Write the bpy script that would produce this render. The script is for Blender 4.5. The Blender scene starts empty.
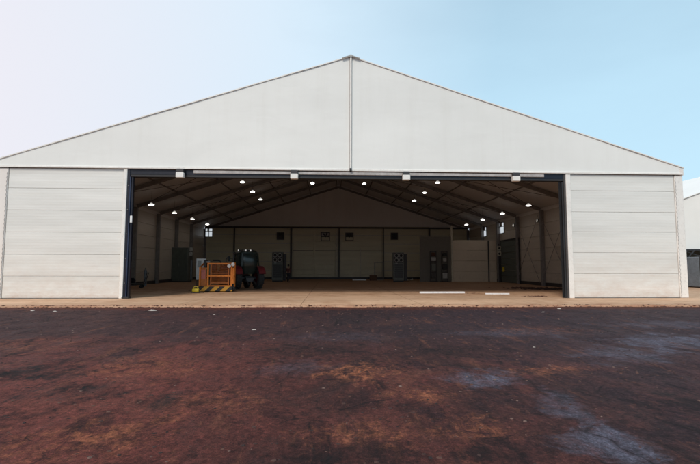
import bpy, math, random
from mathutils import Vector, Matrix, noise
R = math.radians
rnd = random.Random(7)
S = bpy.context.scene
COL = S.collection

# ------------------------------------------------------------------ helpers
def tag(o, label=None, cat=None, group=None, kind=None):
    if label: o['label'] = label
    if cat: o['category'] = cat
    if group: o['group'] = group
    if kind: o['kind'] = kind
    return o

def empty(name, loc, rz=0, **k):
    o = bpy.data.objects.new(name, None); COL.objects.link(o)
    o.location = loc; o.rotation_euler = (0, 0, rz); o.empty_display_size = .3
    return tag(o, **k)

class MB:
    """collects shapes, build() links them as one mesh object"""
    def __init__(s): s.v = []; s.f = []; s.sm = []
    def add(s, vs, fs, smooth=False):
        n = len(s.v); s.v += [Vector(v) for v in vs]
        for f in fs: s.f.append([i + n for i in f]); s.sm.append(smooth)
        return s
    def box(s, x0, x1, y0, y1, z0, z1, b=0.0, rz=0, ctr=None):
        if x1 < x0: x0, x1 = x1, x0
        if y1 < y0: y0, y1 = y1, y0
        if z1 < z0: z0, z1 = z1, z0
        m = min(x1-x0, y1-y0, z1-z0)
        b = min(b, m*.45)
        if b <= 0:
            vs = [(x, y, z) for z in (z0, z1) for x, y in ((x0,y0),(x1,y0),(x1,y1),(x0,y1))]
            fs = [(3,2,1,0),(4,5,6,7),(0,1,5,4),(1,2,6,5),(2,3,7,6),(3,0,4,7)]
        else:
            vs = []; rings = []
            for z, i in ((z0, b), (z0+b, 0), (z1-b, 0), (z1, b)):
                a, c, d, e = x0+i, x1-i, y0+i, y1-i
                q = b
                base = len(vs)
                vs += [(a+q,d,z),(c-q,d,z),(c,d+q,z),(c,e-q,z),(c-q,e,z),(a+q,e,z),(a,e-q,z),(a,d+q,z)]
                rings.append(base)
            fs = [tuple(rings[0]+7-i for i in range(8)), tuple(rings[3]+i for i in range(8))]
            for k in range(3):
                for i in range(8):
                    j = (i+1) % 8
                    fs.append((rings[k]+i, rings[k]+j, rings[k+1]+j, rings[k+1]+i))
        if rz:
            c = ctr or ((x0+x1)/2, (y0+y1)/2)
            ca, sa = math.cos(rz), math.sin(rz)
            vs = [(c[0]+(x-c[0])*ca-(y-c[1])*sa, c[1]+(x-c[0])*sa+(y-c[1])*ca, z) for x, y, z in vs]
        return s.add(vs, fs)
    def bar(s, a, b, w=.05, h=None):
        """rectangular bar between two points"""
        a, b = Vector(a), Vector(b); d = (b-a).normalized()
        u = d.cross(Vector((0,0,1)))
        if u.length < 1e-3: u = Vector((1,0,0))
        u.normalize(); t = u.cross(d).normalized(); h = h or w
        vs = [p + u*sx*w/2 + t*sy*h/2 for p in (a, b) for sx, sy in ((-1,-1),(1,-1),(1,1),(-1,1))]
        return s.add(vs, [(3,2,1,0),(4,5,6,7),(0,1,5,4),(1,2,6,5),(2,3,7,6),(3,0,4,7)])
    def tube(s, pts, r=.02, n=8, cap=True):
        pts = [Vector(p) for p in pts]
        rs = r if isinstance(r, (list, tuple)) else [r]*len(pts)
        vs = []; fs = []
        for k, p in enumerate(pts):
            d = (pts[min(k+1, len(pts)-1)] - pts[max(k-1, 0)]).normalized()
            u = d.cross(Vector((0,0,1)))
            if u.length < 1e-3: u = d.cross(Vector((0,1,0)))
            u.normalize(); t = d.cross(u)
            for i in range(n):
                a = 2*math.pi*i/n
                vs.append(p + (u*math.cos(a) + t*math.sin(a))*rs[k])
        for k in range(len(pts)-1):
            for i in range(n):
                j = (i+1) % n
                fs.append((k*n+i, k*n+j, (k+1)*n+j, (k+1)*n+i))
        if cap: fs += [tuple(range(n))[::-1], tuple((len(pts)-1)*n+i for i in range(n))]
        return s.add(vs, fs, True)
    def lathe(s, c, axis, prof, n=24):
        """prof: list of (radius, distance along axis)"""
        c = Vector(c); d = Vector(axis).normalized()
        u = d.cross(Vector((0,0,1)))
        if u.length < 1e-3: u = Vector((1,0,0))
        u.normalize(); t = d.cross(u); vs = []; fs = []
        for r, h in prof:
            for i in range(n):
                a = 2*math.pi*i/n
                vs.append(c + d*h + (u*math.cos(a)+t*math.sin(a))*max(r, 1e-4))
        for k in range(len(prof)-1):
            for i in range(n):
                j = (i+1) % n
                fs.append((k*n+i, k*n+j, (k+1)*n+j, (k+1)*n+i))
        return s.add(vs, fs, True)
    def poly(s, pts, thick, axis='y'):
        """extrude a polygon of (a,b) along one axis: pts are 3-d points, thick is a vector"""
        n = len(pts); t = Vector(thick); p = [Vector(q) for q in pts]
        return s.add(p + [q+t for q in p], [tuple(range(n))[::-1], tuple(range(n, 2*n))] +
                     [(i, (i+1) % n, (i+1) % n + n, i+n) for i in range(n)])
    def build(s, name, mat, parent=None, local=False, **k):
        me = bpy.data.meshes.new(name)
        lo = Vector([min(v[i] for v in s.v) for i in range(3)]); hi = Vector([max(v[i] for v in s.v) for i in range(3)])
        o0 = Vector(((lo.x+hi.x)/2, (lo.y+hi.y)/2, lo.z))
        me.from_pydata([v-o0 for v in s.v], [], s.f)
        me.polygons.foreach_set('use_smooth', s.sm)
        me.validate(); me.update()
        import bmesh
        bm = bmesh.new(); bm.from_mesh(me); bmesh.ops.recalc_face_normals(bm, faces=bm.faces); bm.to_mesh(me); bm.free()
        if any(s.sm): me.set_sharp_from_angle(angle=R(38))
        me.materials.append(mat)
        o = bpy.data.objects.new(name, me); COL.objects.link(o)
        if parent is None: o.location = o0
        else:
            o.parent = parent
            if local: o.location = o0
            else:
                p = parent; w = Vector()
                while p: w += p.location; p = p.parent
                o.location = o0 - w
        return tag(o, **k)

def copy_tree(o, parent=None):
    c = o.copy(); COL.objects.link(c); c.parent = parent
    for ch in [x for x in list(COL.objects) if x.parent == o]: copy_tree(ch, c)
    return c

# ------------------------------------------------------------------ materials
class NT:
    def __init__(s, name):
        s.m = bpy.data.materials.new(name); s.m.use_nodes = True
        s.t = s.m.node_tree; s.n = s.t.nodes; s.l = s.t.links
        s.b = s.n['Principled BSDF']; s.c = s.n.new('ShaderNodeTexCoord')
        s.g = s.n.new('ShaderNodeNewGeometry')
    def pos(s, scale=(1,1,1), rot=(0,0,0), loc=(0,0,0)):
        mp = s.n.new('ShaderNodeMapping'); mp.inputs['Scale'].default_value = scale
        mp.inputs['Rotation'].default_value = rot; mp.inputs['Location'].default_value = loc
        s.l.new(s.g.outputs['Position'], mp.inputs[0]); return mp.outputs[0]
    def opos(s, scale=(1,1,1)):
        mp = s.n.new('ShaderNodeMapping'); mp.inputs['Scale'].default_value = scale
        s.l.new(s.c.outputs['Object'], mp.inputs[0]); return mp.outputs[0]
    def noise(s, vec, scale=1, detail=6, rough=.6, dist=0):
        n = s.n.new('ShaderNodeTexNoise'); n.inputs['Scale'].default_value = scale
        n.inputs['Detail'].default_value = detail; n.inputs['Roughness'].default_value = rough
        n.inputs['Distortion'].default_value = dist
        s.l.new(vec, n.inputs['Vector']); return n.outputs['Fac']
    def ramp(s, fac, stops):
        r = s.n.new('ShaderNodeValToRGB'); e = r.color_ramp.elements
        while len(e) < len(stops): e.new(.5)
        for i, (p, c) in enumerate(stops):
            e[i].position = p
            e[i].color = (c[0], c[1], c[2], 1) if isinstance(c, (tuple, list)) else (c, c, c, 1)
        s.l.new(fac, r.inputs[0]); return r.outputs[0]
    def mix(s, f, a, b, mode='MIX'):
        x = s.n.new('ShaderNodeMix'); x.data_type = 'RGBA'; x.blend_type = mode
        for sock, v in ((x.inputs[0], f), (x.inputs[6], a), (x.inputs[7], b)):
            if hasattr(v, 'links'): s.l.new(v, sock)
            elif isinstance(v, (int, float)): sock.default_value = v if sock.type == 'VALUE' else (v,v,v,1)
            else: sock.default_value = (*v[:3], 1)
        return x.outputs[2]
    def math(s, op, a, b=None, clamp=False):
        x = s.n.new('ShaderNodeMath'); x.operation = op; x.use_clamp = clamp
        for i, v in enumerate((a, b)):
            if v is None: continue
            if hasattr(v, 'links'): s.l.new(v, x.inputs[i])
            else: x.inputs[i].default_value = v
        return x.outputs[0]
    def bump(s, h, st=.3, d=.02):
        b = s.n.new('ShaderNodeBump'); b.inputs['Strength'].default_value = st; b.inputs['Distance'].default_value = d
        s.l.new(h, b.inputs['Height'])
        if s.b.inputs['Normal'].links: s.l.new(s.b.inputs['Normal'].links[0].from_socket, b.inputs['Normal'])
        s.l.new(b.outputs[0], s.b.inputs['Normal'])
    def col(s, v):
        if hasattr(v, 'links'): s.l.new(v, s.b.inputs['Base Color'])
        else: s.b.inputs['Base Color'].default_value = (*v, 1)
    def rough(s, v):
        if hasattr(v, 'links'): s.l.new(v, s.b.inputs['Roughness'])
        else: s.b.inputs['Roughness'].default_value = v

def worn(name, c, rough=.5, metal=0, var=.25, scale=3, dirt=(.06,.045,.035), dirt_amt=.5, bump=.1):
    """paint or plastic with uneven tone and dirt gathered in noise patches"""
    t = NT(name); p = t.opos()
    n = t.noise(p, scale, 8, .65)
    lo = tuple(x*(1-var) for x in c); hi = tuple(min(1, x*(1+var*.6)) for x in c)
    base = t.ramp(n, [(.3, lo), (.7, hi)])
    d = t.noise(p, scale*2.7, 10, .75)
    base = t.mix(t.ramp(d, [(.52, 0), (.72, dirt_amt)]), base, dirt)
    t.col(base); t.rough(t.ramp(n, [(.2, max(0, rough-.12)), (.8, min(1, rough+.15))]))
    t.b.inputs['Metallic'].default_value = metal
    if bump: t.bump(d, bump, .01)
    return t.m

def mat_fabric(name, c, dirty=.2, seam=0.0):
    t = NT(name)
    n1 = t.noise(t.pos((.12,.12,.2)), 1, 6, .6)
    base = t.ramp(n1, [(.3, tuple(x*.93 for x in c)), (.7, tuple(min(1, x*1.04) for x in c))])
    st = t.noise(t.pos((1.6, 1.6, .12)), 1, 8, .7)           # vertical rain streaks
    base = t.mix(t.ramp(st, [(.5, 0), (.8, dirty)]), base, (c[0]*.68, c[1]*.64, c[2]*.58))
    sp = t.noise(t.pos((.5,.5,.5)), 3, 10, .8)
    base = t.mix(t.ramp(sp, [(.62, 0), (.8, dirty*.8)]), base, (c[0]*.6, c[1]*.57, c[2]*.52))
    t.col(base); t.rough(.55)
    w = t.noise(t.pos((.35,.35,.9), rot=(0, .5, 0)), 1, 3, .5, .6)
    t.bump(w, .10, .2)
    if seam:
        wv = t.n.new('ShaderNodeTexWave'); wv.wave_type = 'BANDS'; wv.bands_direction = 'X'
        wv.inputs['Scale'].default_value = .314/seam*1.0; t.l.new(t.pos(), wv.inputs['Vector'])
        t.bump(t.ramp(wv.outputs['Fac'], [(.985, 0), (1, 1)]), .5, .01)
    return t.m

def mat_panel(name, c, dirt_lo):
    """sandwich panel face: horizontal micro ribs, grime from splashing low down"""
    t = NT(name)
    n1 = t.noise(t.pos((.15,.15,1.6)), 1, 7, .62)
    base = t.ramp(n1, [(.28, tuple(x*.86 for x in c)), (.72, tuple(min(1, x*1.05) for x in c))])
    st = t.noise(t.pos((.35,.35,5)), 1, 9, .7)               # smears running along the panel
    base = t.mix(t.ramp(st, [(.5, 0), (.75, .25)]), base, (c[0]*.76, c[1]*.72, c[2]*.65))
    sx = t.n.new('ShaderNodeSeparateXYZ'); t.l.new(t.g.outputs['Position'], sx.inputs[0])
    h = t.ramp(t.math('MULTIPLY', sx.outputs[2], 1/6.5), [(0, .8), (.05, .4), (.16, .2), (.5, 0)])
    sp = t.ramp(t.noise(t.pos((.6,.6,1.4)), 2, 9, .7), [(.35, 0), (.7, 1)])
    base = t.mix(t.math('MULTIPLY', h, sp), base, dirt_lo)
    t.col(base); t.rough(.45)
    wv = t.n.new('ShaderNodeTexWave'); wv.wave_type = 'BANDS'; wv.bands_direction = 'Z'
    wv.inputs['Scale'].default_value = 2.2; t.l.new(t.pos(), wv.inputs['Vector'])
    t.bump(wv.outputs['Fac'], .12, .01)
    t.bump(t.noise(t.pos((.4,.4,.9)), 1, 4, .5), .35, .05)
    return t.m

def mat_ground():
    t = NT('stained_asphalt')
    p = t.pos()
    sx = t.n.new('ShaderNodeSeparateXYZ'); t.l.new(p, sx.inputs[0])
    A = t.noise(t.pos((.42,.30,1), rot=(0,0,.4)), 1, 12, .70, .8)
    B = t.noise(t.pos((1.5,1.0,1), rot=(0,0,-.5), loc=(4,2,0)), 1, 12, .74, .6)
    C = t.noise(t.pos((1,.7,1), rot=(0,0,.7), loc=(1,9,0)), 5, 10, .78, .4)
    D = t.noise(p, 22, 8, .8)
    grit = t.noise(p, 75, 3, .7)
    drag = t.noise(t.pos((3.2,.45,1), rot=(0,0,R(28)), loc=(2,0,0)), 1, 9, .7, .3)
    c = t.ramp(A, [(.36, G['dark']), (.47, G['mid']), (.55, G['red']), (.68, G['rust'])])
    lf = t.math('ADD', t.math('MULTIPLY', sx.outputs[0], -.17), t.math('MULTIPLY', B, 1.3))
    c = t.mix(t.ramp(lf, [(.62, 0), (1.5, .8)]), c, G['left'])
    c = t.mix(t.ramp(B, [(.50, 0), (.60, .7)]), c, G['dark'])
    c = t.mix(t.ramp(B, [(.34, .75), (.44, 0)]), c, G['red'])
    far = t.math('ADD', t.math('MULTIPLY', sx.outputs[1], 1/18.), t.math('MULTIPLY', t.math('SUBTRACT', A, .5), .9))
    c = t.mix(t.ramp(far, [(.42, 0), (.62, .80)]), c, G['far'])
    rt_ = t.math('ADD', t.math('MULTIPLY', sx.outputs[0], .10), t.math('MULTIPLY', B, 1.0))
    c = t.mix(t.ramp(rt_, [(.6, 0), (1.2, .6)]), c, G['plum'])
    c = t.mix(t.ramp(C, [(.56, 0), (.66, .5)]), c, G['rust'])
    c = t.mix(t.ramp(C, [(.34, .85), (.44, 0)]), c, G['black'])
    c = t.mix(t.ramp(drag, [(.57, 0), (.66, .4)]), c, G['rust'])
    c = t.mix(t.ramp(drag, [(.34, .7), (.43, 0)]), c, G['black'])
    brk = t.ramp(t.noise(t.pos((1.6,1.1,1), rot=(0,0,R(-35))), 2.6, 12, .84, .5), [(.46, 0), (.58, 1)])
    brk2 = t.ramp(t.noise(t.pos((1.9,.8,1), rot=(0,0,R(12)), loc=(5,5,0)), 1.7, 12, .78, .5), [(.38, .1), (.56, 1)])
    def blob(x, y, rx, ry, rot=0, amp=1.0, sc=1.6, bk=None):
        mp = t.n.new('ShaderNodeMapping'); mp.vector_type = 'TEXTURE'
        mp.inputs['Location'].default_value = (x, y, 0); mp.inputs['Rotation'].default_value = (0,0,rot)
        mp.inputs['Scale'].default_value = (rx, ry, 1000)
        t.l.new(t.g.outputs['Position'], mp.inputs[0])
        ln = t.n.new('ShaderNodeVectorMath'); ln.operation = 'LENGTH'; t.l.new(mp.outputs[0], ln.inputs[0])
        n = t.noise(p, sc, 9, .72, .6)
        d = t.math('ADD', ln.outputs['Value'], t.math('MULTIPLY', t.math('SUBTRACT', n, .5), 3.6))
        return t.math('MULTIPLY', t.ramp(d, [(.35, amp), (1.5, 0)]), bk or brk)
    for a in ((.45,7.0,.7,.7,.2,.9), (.35,4.5,.8,.4,0,.55), (-2.9,7.4,1.1,1.0,-.4,.45), (-2.3,4.5,.8,.6,.2,.6), (1.4,4.6,.5,.5,0,.5), (3.4,7.0,.9,.4,.2,.5),
              (-1.4,5.6,.8,.6,.1,.4), (1.2,5.8,.5,.4,0,.6), (5.2,11.5,1.6,1.0,0,.3), (-6.5,9.5,1.8,1.2,0,.3)):
        c = t.mix(blob(*a, sc=2.6), c, G['orange'])
    for a in ((2.25,6.6,.65,.55,.3,.9), (2.7,5.2,.30,.8,-.12,.6), (2.5,4.1,.45,.6,.1,.95), (7.6,9.6,1.8,1.3,.1,.8), (5.4,8.2,1.4,.8,.2,.55),
              (4.4,11.0,1.8,.8,0,.28), (-.6,7.4,.8,.6,.3,.25), (.3,10.5,1.4,.9,0,.15), (9.5,12.5,2.2,1.0,0,.4)):
        c = t.mix(blob(*a, bk=brk2), c, G['blue'])
    for a in ((-4.5,7.2,1.1,.6,-.2,1), (-3.3,6.1,.9,.5,-.2,1), (-1.9,5.6,.6,.4,0,.9), (-.5,8.8,1.2,.9,0,.8), (2.6,8.7,1.2,.8,0,.7), (.2,4.0,.7,.3,0,.8), (1.4,4.0,.6,.3,0,.8), (4.4,5.2,.9,.7,0,.7)):
        c = t.mix(blob(*a, sc=3, bk=brk2), c, G['black'])
    e = t.math('ADD', sx.outputs[1], t.math('MULTIPLY', t.math('SUBTRACT', t.noise(p, 1.3, 8, .7), .5), 1.8))
    c = t.mix(t.ramp(t.math('MULTIPLY', e, 1/20.), [(.84, 0), (.90, .75), (.925, .3)]), c, G['mud'])
    c = t.mix(1, c, t.ramp(D, [(.28, .3), (.5, 1.0), (.72, 2.0)]), 'MULTIPLY')
    c = t.mix(1, c, t.ramp(grit, [(.3, .5), (.7, 1.6)]), 'MULTIPLY')
    E1 = t.noise(t.pos((1,.6,1), rot=(0,0,.3), loc=(2,2,0)), 11, 6, .8)
    c = t.mix(1, c, t.ramp(E1, [(.32, .5), (.5, 1.0), (.68, 1.55)]), 'MULTIPLY')
    # fine cracks
    vo = t.n.new('ShaderNodeTexVoronoi'); vo.feature = 'DISTANCE_TO_EDGE'; vo.inputs['Scale'].default_value = .8
    wv = t.mix(.25, p, t.n.new('ShaderNodeTexNoise').outputs['Color'])
    wn = [q for q in t.n if q.type == 'TEX_NOISE'][-1]; wn.inputs['Scale'].default_value = 1.4; wn.inputs['Detail'].default_value = 8; t.l.new(p, wn.inputs['Vector'])
    t.l.new(wv, vo.inputs['Vector'])
    ck = t.math('MULTIPLY', t.ramp(vo.outputs['Distance'], [(.0, .75), (.012, 0)]), t.ramp(B, [(.45, 0), (.55, 1)]))
    c = t.mix(ck, c, G['black'])
    t.col(c)
    t.rough(t.ramp(B, [(.35, .65), (.7, .95)]))
    t.b.inputs['Specular IOR Level'].default_value = .2
    t.bump(A, .4, .2); t.bump(C, .6, .05); t.bump(D, .9, .03); t.bump(grit, .5, .01)
    return t.m

G = dict(dark=(.024,.012,.013), mid=(.058,.020,.017), red=(.105,.030,.024), rust=(.20,.075,.042), left=(.160,.040,.030), plum=(.042,.025,.032),
         black=(.007,.005,.006), far=(.026,.016,.019), blue=(.115,.112,.150), orange=(.40,.135,.062), mud=(.12,.030,.014))

def mat_concrete(name, c, inside=False):
    t = NT(name); p = t.pos()
    a = t.noise(t.pos((.1,.4,1)), 1, 7, .6, .3)
    b = t.noise(t.pos((.9,1.6,1)), 1, 9, .72, .4)
    col = t.ramp(a, [(.3, tuple(x*.78 for x in c)), (.7, tuple(x*1.15 for x in c))])
    col = t.mix(t.ramp(b, [(.52, 0), (.74, .6)]), col, (c[0]*.45, c[1]*.33, c[2]*.25))
    col = t.mix(t.ramp(t.noise(p, 7, 8, .8), [(.35, .25), (.55, 0)]), col, (c[0]*.5, c[1]*.42, c[2]*.36))
    trk = t.noise(t.pos((.06, 1.5, 1)), 1, 5, .6, .2)      # tyre dust dragged across
    col = t.mix(t.ramp(trk, [(.55, 0), (.7, .45)]), col, (c[0]*.55, c[1]*.42, c[2]*.32))
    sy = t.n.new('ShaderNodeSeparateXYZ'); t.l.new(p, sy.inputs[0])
    inward = t.math('ADD', t.math('MULTIPLY', t.math('SUBTRACT', sy.outputs[1], 24), .075), t.math('MULTIPLY', t.math('SUBTRACT', b, .5), 2.2))
    col = t.mix(t.ramp(inward, [(.0, 0), (.7, .62)]), col, (c[0]*.42, c[1]*.36, c[2]*.32))  # darker brown further into the hall, broken up by noise
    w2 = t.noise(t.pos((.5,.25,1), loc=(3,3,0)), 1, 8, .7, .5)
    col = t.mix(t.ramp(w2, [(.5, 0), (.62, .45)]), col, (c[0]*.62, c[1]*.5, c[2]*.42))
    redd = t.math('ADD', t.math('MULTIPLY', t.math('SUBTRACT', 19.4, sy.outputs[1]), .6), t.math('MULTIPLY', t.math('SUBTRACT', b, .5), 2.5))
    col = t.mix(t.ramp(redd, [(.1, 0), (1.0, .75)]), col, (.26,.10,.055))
    br = t.n.new('ShaderNodeTexBrick'); br.offset = 0; br.inputs['Scale'].default_value = 1
    br.inputs['Brick Width'].default_value = 5; br.inputs['Row Height'].default_value = 5
    br.inputs['Mortar Size'].default_value = .012; br.inputs['Color1'].default_value = br.inputs['Color2'].default_value = (1,1,1,1)
    br.inputs['Mortar'].default_value = (.35,.3,.28,1); t.l.new(t.pos(loc=(1.2,2.5,0)), br.inputs['Vector'])
    col = t.mix(1, col, br.outputs['Color'], 'MULTIPLY')
    t.col(col); t.rough(t.ramp(b, [(.3, .6), (.7, .85)]))
    t.b.inputs['Specular IOR Level'].default_value = .3
    t.bump(b, .25, .02); t.bump(t.noise(p, 25, 5, .7), .25, .01)
    return t.m

def mat_stripes():
    t = NT('hazard_stripes'); sx = t.n.new('ShaderNodeSeparateXYZ'); t.l.new(t.c.outputs['Object'], sx.inputs[0])
    v = t.math('FRACT', t.math('MULTIPLY', t.math('SUBTRACT', sx.outputs[0], sx.outputs[2]), 1/.62))
    s = t.ramp(v, [(.49, 0), (.51, 1)])
    n = t.noise(t.opos(), 9, 8, .75)
    c = t.mix(s, (.02,.018,.016), (.62,.30,.03))
    c = t.mix(t.ramp(n, [(.5, 0), (.72, .55)]), c, (.07,.045,.03))
    t.col(c); t.rough(.5); return t.m

def mat_emit(name, c, st, base=(.8,.8,.8)):
    t = NT(name); t.col(base); t.b.inputs['Emission Color'].default_value = (*c, 1); t.b.inputs['Emission Strength'].default_value = st
    return t.m

def mat_glass_dark(name, c=(.008,.016,.015)):
    t = NT(name); n = t.noise(t.opos(), 3, 6)
    t.col(t.ramp(n, [(.3, c), (.7, tuple(x*2 for x in c))])); t.rough(.22); return t.m

M = {}
M['ground'] = mat_ground()
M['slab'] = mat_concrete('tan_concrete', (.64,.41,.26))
M['pvc'] = mat_fabric('white_fabric', (.83,.825,.785), .16)
M['pvc_side'] = mat_fabric('side_fabric', (.80,.75,.70), .3)
M['lining'] = mat_fabric('inner_lining', (.72,.70,.69), .25)
M['gablin'] = mat_fabric('gable_inner_fabric', (.80,.77,.74), .3)
M['panel'] = mat_panel('wall_panel', (.79,.78,.735), (.46,.27,.17))
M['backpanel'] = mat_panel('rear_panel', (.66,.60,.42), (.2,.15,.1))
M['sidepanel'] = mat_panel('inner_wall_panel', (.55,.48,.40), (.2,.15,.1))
M['groove'] = worn('joint_grey', (.50,.49,.47), .8, dirt_amt=.6)  # plain grey filler behind the panel joints
M['white'] = worn('white_paint', (.84,.81,.76), .4, var=.08, dirt=(.35,.3,.25), dirt_amt=.35, bump=.03)
M['alu'] = worn('grey_profile', (.24,.23,.22), .45, .6, dirt_amt=.4)
M['darksteel'] = worn('dark_steel', (.055,.052,.055), .5, .4)
M['frame'] = worn('dark_frame', (.075,.068,.065), .55, .2)
M['rafter'] = worn('brown_grey_profile', (.22,.205,.195), .55, .1)
M['pale'] = worn('pale_column', (.60,.55,.43), .5, dirt_amt=.4)
M['navy'] = worn('navy_paint', (.007,.009,.019), .38, .2, dirt=(.05,.05,.06), dirt_amt=.4)
M['navy2'] = worn('navy_edge', (.035,.05,.10), .4, .2)
M['track'] = worn('track_cover', (.46,.43,.41), .5, .0, dirt_amt=.4)
M['black'] = worn('black_plastic', (.018,.018,.02), .5)
M['rubber'] = worn('tyre_rubber', (.022,.022,.022), .8, dirt=(.10,.07,.05), dirt_amt=.55)
M['orange'] = worn('orange_paint', (.85,.24,.022), .45, dirt_amt=.6, scale=4)
M['orange2'] = worn('orange_mesh_paint', (.50,.14,.02), .5, dirt_amt=.7)
M['red'] = worn('red_paint', (.15,.014,.02), .4, dirt_amt=.5)
M['green'] = worn('dark_green_paint', (.012,.022,.018), .35)
M['glass'] = mat_glass_dark('tinted_glass')
M['cabinet'] = worn('cabinet_green_grey', (.15,.16,.145), .5, dirt_amt=.3)
M['greydoor'] = worn('door_green_grey', (.085,.10,.085), .5, dirt_amt=.3)
M['plate'] = worn('grey_plate', (.42,.42,.40), .5)
M['yellow'] = worn('yellow_plastic', (.75,.55,.04), .45, dirt_amt=.3)
M['stripes'] = mat_stripes()
M['lamp'] = mat_emit('lamp_diffuser', (1,.95,.88), 20)
M['lampshade'] = mat_emit('lamp_housing', (1,.97,.9), .55)
M['skylight'] = mat_emit('window_daylight', (.88,.95,1), .0, (.75,.8,.85))
M['skin'] = worn('skin', (.42,.26,.19), .5, dirt_amt=0)
M['shirt'] = worn('dark_shirt', (.10,.035,.035), .8, dirt_amt=.2)
M['trousers'] = worn('dark_trousers', (.025,.027,.035), .8, dirt_amt=.2)
M['hair'] = worn('black_hair', (.012,.010,.009), .6, dirt_amt=0)
M['soil'] = worn('brown_soil', (.085,.035,.022), .95, dirt_amt=.4, scale=9)
M['soil_dark'] = worn('dark_soil', (.035,.018,.014), .95, dirt_amt=.4, scale=9)
M['timber'] = worn('weathered_wood', (.33,.22,.13), .8, scale=6)
M['bluegrey'] = worn('blue_grey_metal', (.19,.22,.25), .5, .2)
M['scrap'] = worn('dirty_scrap', (.50,.45,.40), .8, scale=8, dirt=(.16,.08,.05), dirt_amt=.8)
M['sign'] = worn('pale_board', (.85,.85,.84), .4, var=.05, dirt=(.3,.25,.2), dirt_amt=.45)
M['signred'] = worn('red_print', (.55,.16,.12), .5)

# ------------------------------------------------------------------ setting
def sheet(name, x0, x1, y0, y1, z, mat, kind='structure', edge=None):
    m = MB(); m.add([(x0,y0,z),(x1,y0,z),(x1,y1,z),(x0,y1,z)], [(0,1,2,3)])
    return m.build(name, mat, kind=kind)
g = MB(); g.add([(-900,-200,0),(900,-200,0),(900,1500,0),(-900,1500,0)], [(0,1,2,3)])
g.build('ground', M['ground'], kind='structure')

# concrete slab: apron in front and floor inside, one slab with a ragged front edge, top at z=.05
SL = .05
s = MB(); xs = [-40 + i*.12 for i in range(int(90/.12))]
def edge_y(x):
    return 18.26 + .12*noise.noise((x*1.7, 0, 3)) + .22*noise.noise((x*.35, 4, 1)) + .07*noise.noise((x*6, 2, 1)) - .006*x
for i, x in enumerate(xs):
    y = edge_y(x)
    s.v += [Vector((x, y-.05, -.01)), Vector((x, y, SL)), Vector((x, 60, SL))]
for i in range(len(xs)-1):
    a, b = i*3, i*3+3
    s.f += [[a, b, b+1, a+1], [a+1, b+1, b+2, a+2]]; s.sm += [False]*2
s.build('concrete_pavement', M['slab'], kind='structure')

# loose soil and grit heaped along the slab edge: uncountable
def clod(m, c, r, seed, flat=.5):
    rr = random.Random(seed); n1, n2 = 6, 4; vs = []; fs = []
    sx, sy = r*rr.uniform(.7,1.4), r*rr.uniform(.7,1.3); a0 = rr.random()*6
    for j in range(n2):
        ph = j/(n2-1)*math.pi/2
        for i in range(n1):
            a = a0 + 2*math.pi*i/n1; k = rr.uniform(.75,1.2)
            vs.append((c[0]+sx*k*math.cos(a)*math.cos(ph*.97), c[1]+sy*k*math.sin(a)*math.cos(ph*.97), c[2]-.004+r*flat*math.sin(ph)*rr.uniform(.7,1.2)))
    for j in range(n2-1):
        for i in range(n1):
            q = (i+1) % n1; fs.append((j*n1+i, j*n1+q, (j+1)*n1+q, (j+1)*n1+i))
    fs.append(tuple((n2-1)*n1+i for i in range(n1)))
    m.add(vs, fs)
m = MB()
for k in range(3800):
    x = rnd.uniform(-20, 24); d = noise.noise((x*.6, 9, 2))
    if rnd.random() > .55 + d: continue
    y = edge_y(x) - .03 + rnd.gauss(-.12, .22)
    on = y > edge_y(x)
    clod(m, (x, y, SL if on else 0), rnd.uniform(.015, .055), k)
tag(m.build('loose_soil', M['soil']), 'loose reddish soil strewn along the front edge of the concrete', 'soil', kind='stuff')
def mat_gravel():
    t = NT('mixed_grit')
    t.col(t.ramp(t.g.outputs['Random Per Island'], [(0, (.015,.010,.010)), (.5, (.05,.022,.018)), (.85, (.10,.045,.032)), (.99, (.17,.11,.09))]))
    t.rough(.9); return t.m
m = MB()
for k in range(8000):
    y = 3.3 + (rnd.random()**1.0)*14.5; x = rnd.uniform(-1,1)*(.9*y+2)
    if noise.noise((x*.8, y*.8, 4)) < rnd.uniform(-.5,.35): continue
    clod(m, (x, y, 0), rnd.choice((.005,.007,.009,.012,.018))*(1+.04*y), k+5000, .6)
tag(m.build('gravel', mat_gravel()), 'fine reddish gravel scattered over the dark stained ground', 'gravel', kind='stuff')

# ------------------------------------------------------------------ the tent hall
XL, XR, XC = -16.35, 18.35, 1.0
YF, YB = 22.5, 58.5
EZ, TZ, AZ = 6.5, 6.83, 12.45
SLOPE = (AZ-TZ)/(XR-XC)
def roofz(x): return AZ - SLOPE*abs(x-XC)
T = empty('tent_hall', (XC, YF, 0), label='huge white gabled tent hall with a wide open front and grey panel walls', cat='building')

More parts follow.
